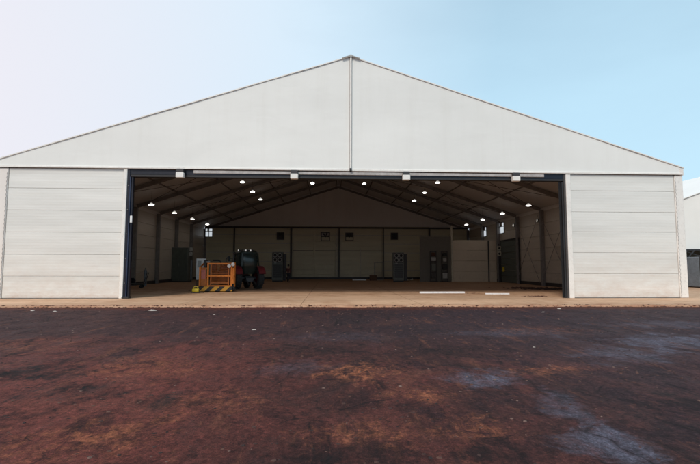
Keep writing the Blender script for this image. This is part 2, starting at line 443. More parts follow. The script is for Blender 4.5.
# roof cover: outer skin and inner lining, two slopes
for sgn in (-1, 1):
    xe = XC + sgn*(XR-XC+.08); ze = roofz(xe)
    m = MB(); n = 72
    ys = [YF-.055 + (YB+.2-YF)*i/n for i in range(n+1)]
    us = [i/10 for i in range(11)]
    for y in ys:
        sag = math.sin(((y-YF) % 5)/5*math.pi)*.07
        for u in us:
            m.v.append(Vector((XC+(xe-XC)*u, y, AZ+.03+(ze-AZ)*u - sag*math.sin(u*math.pi)*.6)))
    W = len(us)
    for j in range(n):
        for i in range(W-1):
            m.f.append([j*W+i, j*W+i+1, (j+1)*W+i+1, (j+1)*W+i]); m.sm.append(True)
    m.build('roof', M['pvc'], T)
    m = MB()
    for y in ys[1:-1]:
        sag = math.sin(((y-YF) % 5)/5*math.pi)*.10
        for u in us:
            m.v.append(Vector((XC+(xe-XC)*.985*u, y, AZ-.10+(ze-AZ)*u - sag*math.sin(u*math.pi))))
    for j in range(n-2):
        for i in range(W-1):
            m.f.append([j*W+i, j*W+i+1, (j+1)*W+i+1, (j+1)*W+i]); m.sm.append(True)
    m.build('roof_lining', M['lining'], T)
    # front edge keder rail, seen as a thin grey line along the gable
    m = MB(); m.bar((XC, YF-.085, AZ-.005), (xe, YF-.085, ze-.005), .05, .05)
    m.build('roof_edge_rail', M['white'], T)
    # eave beam
    m = MB(); m.box(xe-sgn*.02, xe-sgn*.20, YF-.08, YB, 6.42, ze-.03)
    m.build('eave_beam', M['pvc_side'], T)

# gable: two fabric panels meeting on the seam cover
for sgn in (-1, 1):
    m = MB(); N = 26; K = 12
    for i in range(N+1):
        x = XC + sgn*(.06 + (XR-XC-.06)*i/N); zt = roofz(x)-.02
        for k in range(K+1):
            z = EZ + (zt-EZ)*k/K
            m.v.append(Vector((x, YF-.06 + .02*noise.noise((x*.35, z*.5, sgn*3)), z)))
    for i in range(N):
        for k in range(K):
            m.f.append([i*(K+1)+k, (i+1)*(K+1)+k, (i+1)*(K+1)+k+1, i*(K+1)+k+1]); m.sm.append(True)
    m.build('gable_cover', M['pvc'], T)
    m = MB(); m.box(XC+sgn*.05, XC+sgn*(XR-XC), YF-.105, YF-.045, EZ-.06, EZ+.03, .01)
    m.build('gable_hem', M['white'], T)
    # black inside face of the gable, high above the door
    m = MB(); m.poly([(XC, YF+.05, AZ-.15), (XC+sgn*16.9, YF+.05, roofz(XC+16.9)-.12), (XC+sgn*16.9, YF+.05, 6.45), (XC, YF+.05, 6.45)], (0,.02,0))
    m.build('gable_lining', M['gablin'], T)
m = MB(); m.box(XC-.045, XC+.045, YF-.15, YF-.07, EZ-.02, AZ-.05, .01)
c = m.build('seam_cover', M['white'], T)
m = MB(); m.box(XC-.055, XC+.055, YF-.19, YF-.06, EZ-.08, EZ+.07, .02)
m.build('seam_clamp', M['black'], T)
m = MB()
for sgn in (-1, 1):
    m.bar((XC, YF-.17, AZ-.01), (XC+sgn*.45, YF-.17, AZ-.01-.45*SLOPE), .05, .045)
m.box(XC-.08, XC+.08, YF-.20, YF-.12, AZ-.10, AZ+.04, .02)
m.build('apex_bracket', M['plate'], T)

# front sandwich walls
def panel_wall(name, x0, x1, y, zs, mat, thick=.12, parent=T, gap=.012):
    m = MB()
    for a, b in zip(zs[:-1], zs[1:]):
        m.box(x0, x1, y, y+thick, a+gap/2, b-gap/2, .012)
    w = m.build(name, mat, parent)
    j = MB(); j.box(x0+.01, x1-.01, y+.022, y+thick-.02, zs[0]+.02, zs[-1]-.02)
    j.build('panel_joint', M['groove'], w)
    return w
zl = [.07, 1.12, 2.18, 3.26, 4.34, 5.43, 6.43]
panel_wall('front_wall', -15.78, -10.27, YF+.02, zl, M['panel'])
panel_wall('front_wall', 12.40, 17.93, YF+.02, [.07, 1.28, 2.36, 3.42, 4.46, 5.56, 6.43], M['panel'])
# base strip
for x0, x1 in ((-15.78, -10.27), (12.40, 17.93)):
    m = MB(); m.box(x0, x1, YF-.03, YF+.14, SL, .068); m.build('base_rail', M['alu'], T)
# corner covers, with lacing line
for x0, x1, lx in ((-16.38, -15.80, -15.83), (17.95, 18.40, 17.98)):
    m = MB(); m.box(x0, x1, YF-.02, YF+.42, SL, 6.43, .03)
    m.build('corner_cover', M['white'] if x0 > 0 else M['pvc_side'], T)
    m = MB(); pts = []
    for k in range(60):
        pts.append((lx + (.018 if k % 2 else -.018) + .012*noise.noise((k*.3, 0, lx)), YF-.035, .15+k*6.1/59))
    m.tube(pts, .007, 5); m.build('lacing_rope', M['alu'], T)
# white jamb trims
for x0, x1 in ((-10.25, -10.07), (12.13, 12.38)):
    m = MB(); m.box(x0, x1, YF-.05, YF+.16, SL, 6.42, .015); m.build('door_trim', M['white'], T)
# navy door post, left
m = MB(); m.box(-10.06, -9.94, YF-.02, YF+.22, SL, 6.42, .012); m.build('door_post', M['navy'], T)
m = MB(); m.box(-9.93, -9.89, YF-.05, YF+.12, SL, 6.04, .008); a = m.build('door_guide', M['navy2'], T)
m = MB(); m.box(-9.88, -9.79, YF+.02, YF+.20, SL, 6.04, .012); m.build('door_post', M['navy'], T)
m = MB(); m.box(-10.10, -9.76, YF-.09, YF+.24, SL, .15, .02); m.build('post_foot', M['black'], T)
m = MB(); m.box(-9.86, -9.76, YF-.04, YF+.015, 3.75, 4.10, .01); m.build('white_plate', M['sign'], T)
for k in range(5):
    m = MB(); m.lathe((-10.0, YF-.02, .8+k*1.2), (0,-1,0), [(0,.02),(.02,.02),(.025,0)], 8); m.build('bolt', M['alu'], T)
# dark right post with a folded strip door
m = MB(); m.box(12.03, 12.12, YF-.02, YF+.22, SL, 6.42, .012); m.build('door_post', M['frame'], T)
m = MB(); m.box(11.94, 12.02, YF+.03, YF+.22, SL, 6.04, .012); m.build('door_post', M['black'], T)
m = MB()
for k in range(7):
    x = 11.93 - .013*k; m.bar((x, YF+.10+.03*(k % 2), SL+.02), (x-.03, YF+.08+.03*(k % 2), 6.03), .010, .10)
m.build('folded_curtain', M['black'], T)
# header: navy beam, grey track cover, black door track
m = MB(); m.box(-10.06, 12.12, YF+.02, YF+.20, 6.16, 6.42, .01); m.build('header_beam', M['navy'], T)
m = MB(); m.box(-6.85, 11.0, YF-.05, YF+.015, 6.24, 6.40, .02); m.build('track_cover', M['track'], T)
m = MB(); m.box(-9.93, 12.02, YF-.015, YF+.28, 6.05, 6.155, .01); m.build('door_track', M['black'], T)
for x in (-7.44, -1.82, 3.81, 9.45):
    m = MB(); m.box(x-.19, x+.19, YF-.30, YF-.055, 5.98, 6.24, .02); o = m.build('column_end', M['white'], T)
    m = MB(); m.box(x-.17, x+.17, YF-.28, YF-.06, 6.243, 6.42, .01); m.build('end_bracket', M['darksteel'], o)
m = MB(); m.box(-10.3, 12.4, YF+.20, YF+.48, 6.20, 6.44, .02); m.build('lintel', M['frame'], T)

# side walls (outside white, inside tan) and frames every bay
bays = [YF+.3] + [YF+5*i for i in range(1, 7)] + [YB-.2]
for sgn, X in ((-1, XL), (1, XR)):
    m = MB(); m.box(X, X-sgn*.05, YF+.42, YB, SL, 6.45); m.build('outer_wall', M['pvc_side'], T)
    wz = [SL+.01+i*1.06 for i in range(7)]
    w = MB()
    for a, b in zip(wz[:-1], wz[1:]):
        w.box(X-sgn*.10, X-sgn*.18, YF+.45, YB-.1, a+.011, b-.011, .01)
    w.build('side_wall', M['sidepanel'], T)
    for i, y in enumerate(bays):
        m = MB(); m.box(X-sgn*.19, X-sgn*.50, y-.12, y+.12, SL, 6.5, .015); m.build('column', M['rafter'], T)
    # base skirting, dark
    m = MB(); m.box(X-sgn*.19, X-sgn*.26, YF+.6, YB-.2, SL, .34, .01); m.build('skirting', M['darksteel'], T)
for i, y in enumerate(bays):
    for sgn in (-1, 1):
        m = MB(); xe = XC+sgn*16.9
        m.bar((XC, y, AZ-.42), (xe, y, roofz(xe)-.42), .16, .26)
        m.build('rafter', M['rafter'], T)
for sgn in (-1, 1):
    for d in (.3, 3.6, 7.0, 10.4, 13.7):
        m = MB(); x = XC+sgn*d; m.box(x-.04, x+.04, YF+.3, YB-.2, roofz(x)-.30, roofz(x)-.20); m.build('purlin', M['rafter'], T)
# cross bracing cables on right and left walls
for X, sgn in ((XR, 1),):
    for y0 in (32.5, 37.5):
        x = X-sgn*.56
        for z0, z1 in ((.3, 6.1), (6.1, .3)):
            m = MB(); m.tube([(x, y0+.15, z0), (x-.02*(z0 > 1)*sgn, y0+4.85, z1)], .022, 6); m.build('bracing_rod', M['rafter'], T)
# roof bracing cables between rafters
for sgn in (-1, 1):
    for y0 in (22.8, 32.5, 42.5):
        for a, b in ((.8, 8.4), (8.4, 16)):
            for s2 in (0, 1):
                xa, xb = XC+sgn*a, XC+sgn*b
                m = MB(); m.tube([(xa, y0+(4.7 if s2 else 0), roofz(xa)-.5), (xb, y0+(0 if s2 else 4.7), roofz(xb)-.5)], .018, 5)
                m.build('bracing_cable', M['darksteel'], T)

# rear wall
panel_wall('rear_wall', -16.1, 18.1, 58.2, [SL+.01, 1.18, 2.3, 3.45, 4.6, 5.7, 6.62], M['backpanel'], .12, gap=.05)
m = MB(); m.poly([(XC, 58.3, AZ+.01), (XL+.2, 58.3, roofz(XL+.2)+.01), (XL+.2, 58.3, 6.6), (XR-.2, 58.3, 6.6), (XR-.2, 58.3, roofz(XR-.2)+.01)], (0,.05,0))
m.build('rear_gable_lining', M['gablin'], T)
m = MB(); m.box(-15.9, 17.9, 57.95, 58.19, 6.60, 6.78, .02); m.build('rear_beam', M['darksteel'], T)
m = MB(); m.box(-12.3, 12.9, 57.88, 57.94, 6.78, 6.84, .01); m.build('beam_cap', M['pale'], T)
for x, w, z1, mt in ((-12.3,.16,6.6,'frame'), (-5.05,.22,6.6,'frame'), (-2.07,.22,6.1,'backpanel'), (.80,.18,6.6,'pale'), (1.12,.16,6.6,'frame'), (3.88,.13,4.0,'pale'), (6.87,.14,6.6,'frame'), (12.9,.2,6.6,'frame')):
    m = MB(); m.box(x-w/2, x+w/2, 57.97, 58.19, SL, z1, .02); m.build('rear_column', M[mt], T)
# two wide doors in the rear wall
for x0, x1 in ((-4.85, .68), (1.25, 6.75)):
    m = MB()
    for k in range(9): m.box(x0+.1, x1-.1, 58.06, 58.16, SL+.02+k*.6, SL+.02+k*.6+.585, .012)
    d = m.build('rear_door', M['backpanel'], T)
    m = MB(); m.box(x0, x1, 58.0, 58.055, SL+3.58, SL+3.66, .01); m.build('cross_bar', M['frame'], d)
# skirting dark line at the rear
m = MB(); m.box(-15.8, 17.8, 57.9, 57.96, SL, .28, .01); m.build('skirting', M['darksteel'], T)
# small windows high in the side walls and rear: frame with four panes
def hi_window(c, wid, hgt, axis):
    fr = MB(); pn = MB(); x, y, z = c; t = .05
    def bx(mb, a0, a1, z0, z1, d0, d1):
        if axis == 'x': mb.box(x+a0, x+a1, y-d1, y-d0, z+z0, z+z1)
        else: mb.box(x-axis_s*d1, x-axis_s*d0, y+a0, y+a1, z+z0, z+z1)
    axis_s = 1 if x > 0 else -1
    for a in (-wid/2, -.03, wid/2-.06): bx(fr, a, a+.06, -hgt/2, hgt/2, .01, .08)
    for q in (-hgt/2, hgt*.12, hgt/2-.06): bx(fr, -wid/2+.061, -.031, q, q+.06, .01, .078); bx(fr, .031, wid/2-.061, q, q+.06, .01, .078)
    f = fr.build('window', M['darksteel'], T)
    for a0, a1, q0, q1 in ((-wid/2+.07, -.04, -hgt/2+.07, hgt*.11), (.04, wid/2-.07, -hgt/2+.07, hgt*.11), (.04, wid/2-.07, hgt*.12+.07, hgt/2-.07), (-wid/2+.07, -wid*.22, hgt*.12+.07, hgt/2-.07)):
        p = MB(); bx(p, a0, a1, q0, q1, .02, .03); p.build('pane', M['winlit'], f)
M['winlit'] = mat_emit('daylit_pane', (.85,.93,1), .62)
hi_window((-15.55, 58.2, 5.95), .95, 1.15, 'x')
hi_window((18.17, 52.4, 5.75), 2.0, 1.2, 'y')
hi_window((18.17, 47.2, 5.75), 2.2, 1.2, 'y')
# side doors, dark green grey
for X, sgn, y0, y1, h in ((XR, 1, 42.4, 47.0, 4.25),):
    m = MB()
    for k in range(7): m.box(X-sgn*.19, X-sgn*.30, y0, y1, SL+.03+k*h/7, SL+.02+(k+1)*h/7-.02, .012)
    d = m.build('side_door', M['greydoor'], T)
    m = MB(); m.box(X-sgn*.27, X-sgn*.34, y0-.15, y0-.01, SL, SL+h+.15); m.box(X-sgn*.27, X-sgn*.34, y1+.01, y1+.15, SL, SL+h+.15); m.box(X-sgn*.27, X-sgn*.34, y0, y1, SL+h+.02, SL+h+.15)
    m.build('frame', M['black'], d)

# inner partition near the right rear corner
P = empty('partition_wall', (15.5, 48, SL), label='pale beige partition wall with tall white post near the right rear corner', cat='partition')
m = MB()
for k in range(4): m.box(13.2, 17.95, 48.0, 48.1, SL+.01+k*1.12, SL+(k+1)*1.12-.01, .012)
m.build('panel', worn('beige_panel', (.62,.53,.41), .6, var=.08, scale=.6, dirt_amt=.15), P)
m = MB(); m.box(13.0, 13.17, 47.9, 48.12, SL, 6.1, .015); m.build('post', M['pale'], P)
m = MB(); m.box(17.0, 17.12, 47.9, 47.98, SL, 4.5, .01); m.build('post', M['darksteel'], P)
m = MB(); m.box(9.6, 12.98, 48.02, 48.1, SL+.01, 4.9, .012); m.build('side_panel', worn('brown_panel', (.16,.145,.12), .6, var=.1), P)

# ------------------------------------------------------------------ pendant lamps
def make_lamp(x, y, z):
    z += .05
    r = empty('pendant_lamp', (x, y, z), label='', cat='pendant lamp', group='pendant lamps hanging from the tent roof')
    m = MB(); m.lathe((0,0,0), (0,0,1), [(.0,.16),(.06,.16),(.09,.12),(.22,.0),(.21,-.01),(.08,.09),(.0,.09)], 20); m.build('lamp_shade', M['lampshade'], r, True)
    m = MB(); m.lathe((0,0,0), (0,0,1), [(0,-.035),(.12,-.03),(.18,-.012),(.19,.0),(0,.004)], 20); m.build('diffuser', M['lamp'], r, True)
    m = MB(); m.lathe((0,0,.17), (0,0,1), [(.045,0),(.06,.14),(.02,.16)], 12); m.build('driver_housing', M['alu'], r, True)
    top = roofz(x)-.12-z
    m = MB(); m.tube([(0,0,.3),(0,0,top)], .008, 5); m.build('cord', M['black'], r, True)
    return r
LL = [(-13.8,35.05,6.29),(-13.8,40.2,6.29),(-13.8,45.4,6.29),(-13.8,50.9,6.29)]
LI = [(-7.24,36.9,8.48),(-7.24,41.7,8.48),(-7.24,46.4,8.48)]
RL = [(15.55,34.5,6.4),(15.55,39.9,6.4),(15.55,45.2,6.4),(15.55,50.7,6.4)]
RI = [(8.92,36.8,8.6),(8.92,42.0,8.6),(8.92,47.2,8.6)]
MI = [(-1.9,46.4,10.22),(3.5,46.4,10.25)]
order = ['nearest', 'second nearest', 'third nearest', 'farthest']
o3 = ['nearest', 'middle', 'farthest']
for row, nm, od in ((LL, 'outer row along the left wall', order), (LI, 'inner row on the left slope', o3), (RL, 'outer row along the right wall', order), (RI, 'inner row on the right slope', o3)):
    for p, w in zip(row, od):
        make_lamp(*p)['label'] = f'white pendant lamp, {w} in the {nm}'
make_lamp(*MI[0])['label'] = 'high white pendant lamp just left of the roof ridge'
make_lamp(*MI[1])['label'] = 'high white pendant lamp just right of the roof ridge'

# small bulkhead lamps on the right wall
for y, z, w in ((43.6, 5.75, 'farther along, above the dark green door'), (38.5, 5.7, 'nearer the tent opening')):
    r = empty('wall_lamp', (XR-.20, y, z), label=f'small round wall lamp on the right side wall, {w}', cat='wall lamp', group='small lamps on the right side wall')
    m = MB(); m.lathe((0,0,0), (-1,0,0), [(.0,0),(.17,0),(.17,.05),(.13,.08)], 16); m.build('base', M['alu'], r, True)
    m = MB(); m.lathe((-.05,0,0), (-1,0,0), [(.13,0),(.12,.05),(.06,.09),(0,.1)], 16); m.build('diffuser', mat_emit('dim_diffuser', (1,.95,.85), .35), r, True)

# ------------------------------------------------------------------ wall fans on the rear wall
def vent(x, z, w, label):
    r = empty('exhaust_fan', (x, 57.98, z-w/2), label=label, cat='exhaust fan', group='square exhaust fans high on the rear wall')
    h = w/2
    m = MB(); m.box(-h,h,0,.2,0,.09); m.box(-h,h,0,.2,w-.09,w); m.box(-h,-h+.09,0,.2,.091,w-.091); m.box(h-.09,h,0,.2,.091,w-.091); m.build('housing', M['frame'], r, True)
    m = MB(); m.box(-h+.09,h-.09,.14,.18,.09,w-.09); m.build('back_plate', M['track'] if w > 1.1 else M['darksteel'], r, True)
    m = MB(); m.lathe((0,.12,h), (0,-1,0), [(0,.06),(.1,.06),(.11,0)], 12); m.build('hub', M['black'], r, True)
    for k in range(6):
        a = k*math.pi/3; m = MB()
        d = Vector((math.cos(a), 0, math.sin(a))); t = Vector((-math.sin(a), 0, math.cos(a)))
        c = Vector((0,.08,h)); vs = [c+d*.1-t*.05, c+d*.1+t*.05+Vector((0,.03,0)), c+d*(h*.82)+t*.16+Vector((0,.04,0)), c+d*(h*.86)-t*.05]
        m.poly(vs, (0,.012,0)); m.build('blade', M['black'], r, True)
    return r
vent(-6.42, 5.55, .95, 'dark exhaust fan, leftmost of those high on the rear wall')
vent(-.65, 5.5, 1.15, 'exhaust fan with paler back plate, left of the central rear post')
vent(2.45, 5.5, 1.05, 'exhaust fan just right of the pale central rear post')
vent(8.3, 5.6, .9, 'dark exhaust fan, rightmost of those high on the rear wall')

# ------------------------------------------------------------------ column air units with four round outlets
def air_unit(x, y, label):
    r = empty('air_unit', (x, y, SL), label=label, cat='air conditioner', group='tall cabinet air units near the rear wall')
    m = MB(); m.box(-.58,.58,-.32,.32,.12,3.12,.03); m.build('cabinet', M['cabinet'], r, True)
    m = MB(); m.box(-.50,.50,-.38,-.322,2.02,3.05,.02); m.build('outlet_panel', M['frame'], r, True)
    for sx in (-1, 1):
        for sz in (0, 1):
            c = (sx*.245, -.385, 2.29+sz*.49)
            m = MB(); m.lathe(c, (0,-1,0), [(.215,0),(.225,.10),(.19,.12),(.165,.10),(.16,0)], 24); o = m.build('air_outlet', M['plate'], r, True)
            m = MB(); m.lathe((c[0], c[1]-.004, c[2]), (0,-1,0), [(.158,0),(.09,.03),(0,.05)], 20); q = m.build('nozzle', M['black'], o, True); q.location -= o.location
    m = MB()
    for k in range(14): m.box(-.44,.44,-.36,-.325,.42+k*.105,.42+k*.105+.05)
    m.build('intake_grille', M['black'], r, True)
    m = MB(); m.box(-.53,.53,-.27,.27,0,.118); m.build('plinth', M['black'], r, True)
    m = MB(); m.box(.60,.90,-.22,.22,.10,2.95,.02); m.build('side_duct', M['darksteel'], r, True)
    m = MB(); m.box(-.34,-.12,-.345,-.325,1.93,2.0); m.build('control_panel', M['plate'], r, True)
    return r
air_unit(-5.56, 48.1, 'tall dark air unit with four round outlets, between the tractor and the rear door')
air_unit(7.28, 48.1, 'tall dark air unit with four round outlets, right of the wire cage')

# ------------------------------------------------------------------ cabinets / racks
C1 = empty('tall_cabinet', (-15.35, 47.6, SL), label='tall dark green grey metal cabinet against the left side wall', cat='cabinet')
m = MB(); m.box(-.82,.82,-.9,.9,.08,3.5,.02); m.build('body', M['cabinet'], C1, True)
m = MB(); m.box(-.78,-.01,-.935,-.903,.14,3.44,.01); m.build('door', M['greydoor'], C1, True)
m = MB(); m.box(.01,.78,-.935,-.903,.14,3.44,.01); m.build('door', M['greydoor'], C1, True)
m = MB(); m.box(-.06,-.03,-.975,-.94,1.6,1.9,.01); m.build('handle', M['alu'], C1, True)
m = MB(); m.box(-.75,.75,-.8,.8,0,.078); m.build('plinth', M['black'], C1, True)

C2 = empty('control_post', (-14.3, 47.0, SL), label='narrow control post with stacked grey plates and a pale lower strip beside the tall cabinet', cat='control post')
m = MB(); m.box(-.05,.05,-.05,.05,0,3.6,.01); m.build('post', M['darksteel'], C2, True)
m = MB(); m.box(-.16,.16,-.12,-.053,3.12,3.5,.02); m.build('upper_plate', M['plate'], C2, True)
m = MB(); m.box(-.16,.16,-.12,-.053,2.68,3.04,.02); m.build('lower_plate', M['plate'], C2, True)
m = MB(); m.box(-.02,.16,-.11,-.053,.2,2.2,.015); m.build('cable_cover', M['bluegrey'], C2, True)

C3 = empty('control_post', (17.55, 46.2, SL), label='control post with two yellowish gauges beside the dark green side door', cat='control post')
m = MB(); m.box(-.05,.05,-.05,.05,0,4.0,.01); m.build('post', M['darksteel'], C3, True)
for z in (2.75, 3.3):
    m = MB(); m.box(-.19,.19,-.13,-.053,z,z+.45,.02); o = m.build('gauge_box', M['pale'], C3, True)
    m = MB(); m.lathe((0,-.135,z+.22), (0,-1,0), [(0,.02),(.11,.02),(.12,0)], 16); q = m.build('dial', M['black'], o, True); q.location -= o.location
m = MB(); m.box(.30,.52,-.12,-.04,1.1,1.6,.01); m.build('extinguisher_sign', M['yellow'], C3, True)

def rack(x, y, label, cols):
    r = empty('switch_rack', (x, y, SL), label=label, cat='rack', group='slim equipment racks beside the white post')
    m = MB()
    for sx in (-.3, .3): m.box(sx-.04, sx+.04, -.04, .04, 0, 3.25, .01)
    for z in (.05, 1.0, 2.1, 3.17): m.box(-.255,.255,-.03,.03,z,z+.06)
    m.build('frame', M['darksteel'], r, True)
    for k, (z, w, h, c) in enumerate(cols):
        m = MB(); m.box(-w/2, w/2, -.24, -.045, z, z+h, .02); o = m.build('switch_box', M[c], r, True)
    for sx in (-.4, .4):
        m = MB(); m.box(sx-.08 if sx > 0 else sx, sx if sx > 0 else sx+.08, -.35, .35, 0, .06); m.build('foot', M['black'], r, True)
    return r
rack(10.95, 47.6, 'slim equipment rack with a small brownish box at the top', [(2.75,.4,.35,'soil'), (2.2,.5,.4,'plate'), (1.2,.45,.7,'cabinet'), (.4,.5,.5,'frame')])
rack(12.15, 47.6, 'slim equipment rack with black boxes right beside the tall white post', [(2.7,.45,.4,'black'), (2.15,.35,.35,'plate'), (1.3,.5,.6,'black'), (.35,.5,.6,'plate')])

# ------------------------------------------------------------------ clutter on the floor
def plank(x0, x1, y, w, h, label, mat='sign', rz=0):
    m = MB(); m.box(x0, x1, y-w/2, y+w/2, SL, SL+h, .01, rz=rz)
    return tag(m.build('white_beam', M[mat]), label, 'beam')
plank(5.30, 8.02, 26.7, .14, .10, 'long white beam lying on the hall floor, the longer of the pair', rz=.035)
plank(8.90, 10.28, 25.65, .11, .07, 'short white beam lying on the floor near the right door post', rz=-.04)
def soil_pile(x, y, r, n, label, mat='soil_dark', hh=.5):
    m = MB()
    for k in range(n):
        a = rnd.uniform(0, 6.28); d = abs(rnd.gauss(0, .5))*r
        clod(m, (x+d*math.cos(a)*1.6, y+d*math.sin(a)*.9, SL), rnd.uniform(.04,.13)*r, int(x*100)+k*7, hh)
    return tag(m.build('soil_pile', M[mat]), label, 'soil pile')
soil_pile(14.9, 33.6, 1.1, 160, 'dark soil pile by the right wall, left of the larger one', 'soil')
soil_pile(15.7, 31.8, 1.3, 220, 'largest dark soil pile, against the skirting of the right wall')
soil_pile(11.05, 23.9, .55, 60, 'crumbled brown soil just inside the right end of the opening', 'soil')
soil_pile(8.45, 26.7, .3, 40, 'little heap of brown soil between the two white beams', 'soil')
soil_pile(-8.85, 29.4, .3, 34, 'little dark red dirt heap beside the yellow object')
soil_pile(-6.9, 27.9, .28, 30, 'low scatter of reddish dirt in front of the orange platform', 'soil')

# yellow pump on the floor
Yp = empty('yellow_pump', (-7.95, 27.2, SL), label='small yellow pump with a black hose on the floor before the orange platform', cat='pump')
m = MB(); m.lathe((-.2,0,.14), (1,0,0), [(0,0),(.10,.01),(.13,.08),(.13,.30),(.10,.38),(0,.4)], 16); m.build('housing', M['yellow'], Yp, True)
m = MB(); m.tube([(-.16,0,.24),(-.10,0,.36),(.08,0,.37),(.16,0,.24)], .02, 8); m.build('handle', M['yellow'], Yp, True)
m = MB(); m.box(-.22,.24,-.12,.12,0,.035,.01); m.build('base', M['black'], Yp, True)
m = MB(); m.tube([(.2,0,.12),(.34,-.06,.05),(.45,.1,.02),(.3,.26,.02),(.05,.2,.02)], .022, 8); m.build('hose', M['black'], Yp, True)

# orange work platform with hazard striped bumper
W = empty('work_platform', (-7.05, 28.55, SL), label='orange railed work platform with a black and yellow striped bumper, beside the tractor', cat='platform')
m = MB(); m.box(-1.08,1.02,-.42,-.26,.04,.34,.02); m.build('bumper', M['stripes'], W, True)
m = MB(); m.box(-1.05,1.0,-.255,.85,.10,.26,.02); m.build('deck', M['black'], W, True)
for x in (-.52, .92):
    m = MB(); m.box(x-.05,x+.05,-.24,-.14,.26,1.82,.015); m.build('post', M['orange'], W, True)
for x in (-1.02, .92):
    m = MB(); m.box(x-.045,x+.045,.72,.81,.26,1.82,.015); m.build('post', M['orange'], W, True)
m = MB(); m.box(-1.06,-.96,-.24,-.14,.26,1.55,.015); m.build('post', M['orange'], W, True)
for z in (1.74, .98, .36):
    m = MB(); m.bar((-.47,-.19,z), (.87,-.19,z), .07, .09); m.build('front_rail', M['orange'], W, True)
m = MB()
for x in (-.35, .74): m.box(x-.035,x+.035,-.17,-.12,.42,1.69)
m.bar((-.31,-.15,.55), (.70,-.15,.55), .05); m.bar((-.31,-.15,1.15), (.70,-.15,1.15), .04)
gt = m.build('gate', M['orange2'], W, True)
m = MB()
for k in range(22): m.tube([(-.31+k*.048,-.145,.45),(-.31+k*.048,-.145,1.68)], .006, 4)
for k in range(20): m.tube([(-.31,-.14,.48+k*.062),(.70,-.14,.48+k*.062)], .006, 4)
q = m.build('mesh_panel', M['orange2'], gt, True); q.location -= gt.location
m = MB(); m.bar((.92,-.12,1.74), (.92,.72,1.74), .07); m.bar((.92,-.12,1.0), (.92,.72,1.0), .06); m.bar((-1.02,-.12,1.5), (-1.02,.72,1.78), .07); m.bar((-1.02,-.12,.9), (-1.02,.72,.9), .06)
m.bar((-.97,.76,1.74), (.87,.76,1.74), .07); m.bar((-.97,.76,1.0), (.87,.76,1.0), .06)
m.build('side_rail', M['orange'], W, True)
m = MB(); m.box(-.95,-.62,-.22,-.17,.36,1.50,.012); p = m.build('side_panel', M['orange2'], W, True)
m = MB(); m.box(-.92,-.66,-.245,-.222,.78,1.36,.006); q = m.build('sign', M['signred'], p, True); q.location -= p.location
m = MB(); m.lathe((1.02,-.16,.2), (0,-1,0), [(0,-.1),(.14,-.08),(.15,0),(.12,.06),(0,.07)], 14); m.build('castor', M['rubber'], W, True)
m = MB(); m.tube([(.98,.1,.3),(.98,.1,2.35)], .035, 8); m.tube([(.98,.1,2.35),(.98,.02,2.45)], .05, 8); m.build('mast', M['darksteel'], W, True)
for x, z in ((.80, 1.62), (1.03, 1.72)):
    m = MB(); m.lathe((x,-.28,z), (0,-1,-.3), [(0,-.06),(.07,-.05),(.12,.04),(.12,.07)], 14); o = m.build('work_light', M['white'], W, True)
    m = MB(); m.lathe((x,-.33,z-.015), (0,-1,-.3), [(.11,.02),(0,.03)], 14); q = m.build('lens', M['sign'], o, True); q.location -= o.location
m = MB(); m.box(-.62,-.38,-.30,-.24,1.80,1.88,.02); m.build('top_clip', M['plate'], W, True)
m = MB(); m.box(-.84,-.62,-.1,.3,1.5,1.98,.06); m.build('control_box', M['black'], W, True)
m = MB(); m.box(.98,1.08,-.24,-.1,.5,1.5,.02); m.build('orange_flap', M['orange'], W, True)

# diesel generator set behind the platform
DG = empty('diesel_generator', (-7.35, 30.6, SL), R(6), label='dark brownish diesel generator with pipes, standing directly behind the orange platform', cat='generator')
m = MB(); m.box(-.75,.72,-.4,.4,.12,.34,.02); m.build('skid', M['black'], DG, True)
m = MB(); m.box(-.10,.62,-.30,.30,.345,1.35,.05); m.box(-.02,.52,-.22,.22,1.352,1.62,.05); m.build('engine_block', worn('engine_brown', (.07,.03,.025), .5), DG, True)
m = MB(); m.lathe((-.12,0,.9), (-1,0,0), [(0,0),(.30,.01),(.36,.06),(.36,.46),(.30,.52),(0,.53)], 24); m.build('alternator', worn('alternator_grey', (.06,.06,.058), .5), DG, True)
m = MB(); m.tube([(.05,-.1,1.6),(.02,-.1,1.9),(-.15,-.1,1.98),(-.5,-.1,1.98)], .05, 10); m.build('air_pipe', M['black'], DG, True)
m = MB(); m.tube([(.35,0,1.6),(.36,0,2.05),(.45,0,2.2)], .04, 10); m.build('exhaust_pipe', M['darksteel'], DG, True)
m = MB(); m.box(-.62,-.25,-.25,.2,1.3,1.80,.02); m.build('control_box', M['darksteel'], DG, True)
m = MB(); m.lathe((.2,-.12,1.72), (1,0,0), [(0,0),(.11,.0),(.12,.03),(.12,.28),(0,.3)], 16); m.build('air_filter', M['black'], DG, True)
m = MB(); m.tube([(-.4,-.26,1.4),(-.3,-.36,1.1),(-.1,-.38,.9),(.1,-.33,.6)], .018, 6); m.tube([(.6,-.1,1.3),(.72,-.2,1.0),(.66,-.3,.5)], .025, 6); m.build('hose', M['black'], DG, True)

# white board behind the platform
B = empty('notice_board', (-8.70, 30.9, SL), label='pale white board on two legs standing behind the left end of the orange platform', cat='board')
m = MB(); m.box(-.34,.30,-.02,.02,.66,2.10,.012); m.build('board', M['sign'], B, True)
for x in (-.28, .24):
    m = MB(); m.box(x-.025,x+.025,.022,.07,0,1.9); m.build('leg', M['darksteel'], B, True)
m = MB(); m.box(-.26,.0,-.03,-.022,1.5,1.95); m.build('notice', M['plate'], B, True)

